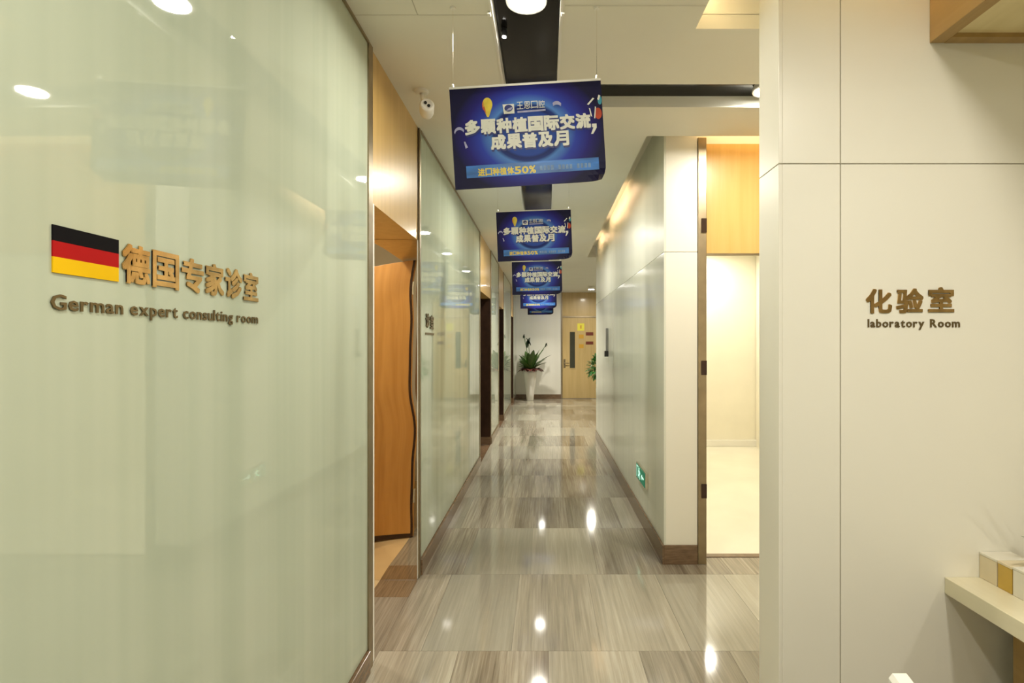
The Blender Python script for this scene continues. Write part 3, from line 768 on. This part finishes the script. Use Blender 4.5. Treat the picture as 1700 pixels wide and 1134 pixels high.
d = 11.0; px, pz = 1.135, .91
t = thing('potted_shrub', (px, d, 0), 'round bright green shrub in a white pot half hidden past the right wall', 'plant')
MB().lathe([(.085, 0), (.09, .01), (.105, .46), (.11, .48), (.098, .48), (.095, .45)], (px, d, 0), 28).build('pot', M['vase'], t, True)
MB().lathe([(.094, .44), (.094, .455), (.05, .46)], (px, d, 0), 20).build('soil', M['soil'], t)
MB().tube([(px, d, .45), (px+.01, d, .55), (px, d, .75)], [.018, .015, .012], 8).build('trunk', M['leafbrown'], t, True)
mb = MB()
for i in range(420):
    z = random.uniform(-1, 1); a = random.uniform(0, 2*PI); q = math.sqrt(1-z*z); n = Vector((q*math.cos(a), q*math.sin(a), z))
    r = .30*(.55+.45*random.random())
    v, f = leaf_strip(Vector((px, d, pz))+n*r*.85, n+Vector((random.uniform(-.6, .6), random.uniform(-.6, .6), random.uniform(-.4, .6))), .10, .055, .2, 3)
    mb.add(v, f)
fo = mb.build('foliage', M['leafbright'], t); fo['kind'] = 'stuff'

# ================================================================== COUNTER CORNER ON THE RIGHT
xs, zs, th = X(1568), Z(958), .0525
t = thing('counter', (2.0, 1.1, 0), 'pale wood counter board fixed below the laboratory sign wall', 'counter')
box('counter_top', xs, 2.9, .45, Y1-.0005, zs-th, zs, M['palewood'], t, .002)
box('side_support', xs+.17, xs+.21, .55, Y1-.06, 0, zs-th-.0005, M['cabwood'], t)
box('front_support', xs+.2105, 2.85, .55, .59, 0, zs-th-.0005, M['cabwood'], t)
bx = X(1625)
def carton(y0, y1, h, x1, mat, label, lid='boxwhite'):
    t = thing('carton', ((bx+x1)/2, (y0+y1)/2, zs), label, 'box', 'small cartons in a row on the counter')
    box('carton_body', bx, x1, y0, y1, zs+.0003, zs+h, M[mat], t, .0015)
    box('carton_lid', bx-.0008, x1+.0008, y0-.0006, y1+.0006, zs+h+.0002, zs+h+.008, M[lid], t, .0015)
    return t
carton(1.681, 1.748, .075, 1.50, 'boxcream', 'cream carton against the wall, first in the row on counter')
carton(1.627, 1.677, .075, 1.50, 'boxgold', 'gold yellow carton between two pale cartons on the counter', 'boxcream')
carton(1.40, 1.623, .078, 1.52, 'boxwhite', 'long white carton nearest the viewer on the counter')
gx, gy = 1.59, 1.60
t = thing('potted_orchid', (gx, gy, zs), 'small plant in a white pot behind the cartons at right edge', 'plant')
MB().lathe([(.04, .0005), (.045, .01), (.058, .10), (.06, .11), (.052, .11), (.05, .095)], (gx, gy, zs), 24).build('pot', M['vase'], t, True)
MB().lathe([(.05, .085), (.05, .092), (.02, .096)], (gx, gy, zs), 16).build('soil', M['soil'], t)
for (u, v_, w) in ((1690, 887, .05), (1696, 803, .035), (1730, 840, .045), (1745, 900, .05), (1720, 780, .04)):
    q = pt(u, v_, gy-.02); b0 = Vector((gx, gy, zs+.095)); dv = q-b0
    v, f = leaf_strip(b0, dv+Vector((0, 0, .12*dv.length)), dv.length*1.02, w, .12); mesh_obj('leaf', v, f, M['leafdark'] if w < .05 else M['leaf'], t, True)
# overhead wooden cabinet
cx, cz = X(1543), Z(72)
t = thing('overhead_cabinet', (2.0, 1.3, cz), 'oak overhead cabinet with framed underside toned as lit at upper right', 'cabinet')
y0 = .75; lip = .036
box('side_panel', cx, cx+.046, y0, Y1-.0005, cz, HC-.001, M['cabwood'], t, .002)
box('back_rail', cx+.0462, 2.9, Y1-lip, Y1-.0006, cz, cz+.12, M['cabwood'], t)
box('front_rail', cx+.0462, 2.9, y0, y0+lip, cz, HC-.001, M['cabwood'], t)
box('underside_panel', cx+.0462, 2.9, y0+lip+.0002, Y1-lip-.0002, cz+.014, cz+.03, M['underside'], t)
# white chair in front of the counter, only the rim of its back shows
rx0, rx1, rz = (1475-VX)/FPX*1.15, (1511-VX)/FPX*1.15, CH-548/FPX*1.15
t = thing('white_chair', (.98, .85, 0), 'white chair with curved back rim at the bottom edge before counter', 'chair')
prof2 = []
mb = MB(); n = 14; vs = []; fs = []
for i in range(n+1):
    y = .55+(1.15-.55)*i/n; e = min(i, n-i)/3; hz = rz-.05*max(0, 1-e)**2*(1 if i < n/2 else .0); bow = .03*(1-((i/n-.5)*2)**2)
    vs += [(rx0-bow+.02*0, y, .40), (rx0-bow, y, hz-.01), (rx0-bow+.008, y, hz), (rx1-bow-.008, y, hz), (rx1-bow, y, hz-.01), (rx1-bow, y, .40)]
for i in range(n):
    for q in range(6): a = 6*i+q; b_ = 6*i+(q+1) % 6; fs.append((a, b_, b_+6, a+6))
fs += [(0, 1, 2, 3, 4, 5), tuple(6*n+q for q in (5, 4, 3, 2, 1, 0))]
mesh_obj('backrest', vs, fs, M['white'], t)
box('seat', rx1+.001, 1.20, .57, 1.13, .40, .45, M['white'], t, .015)
for x, y in ((rx0+.04, .62), (rx0+.04, 1.08), (1.15, .62), (1.15, 1.08)):
    MB().lathe([(.011, 0), (.017, .3995)], (x, y, 0), 12).build('leg', M['steel'], t, True)
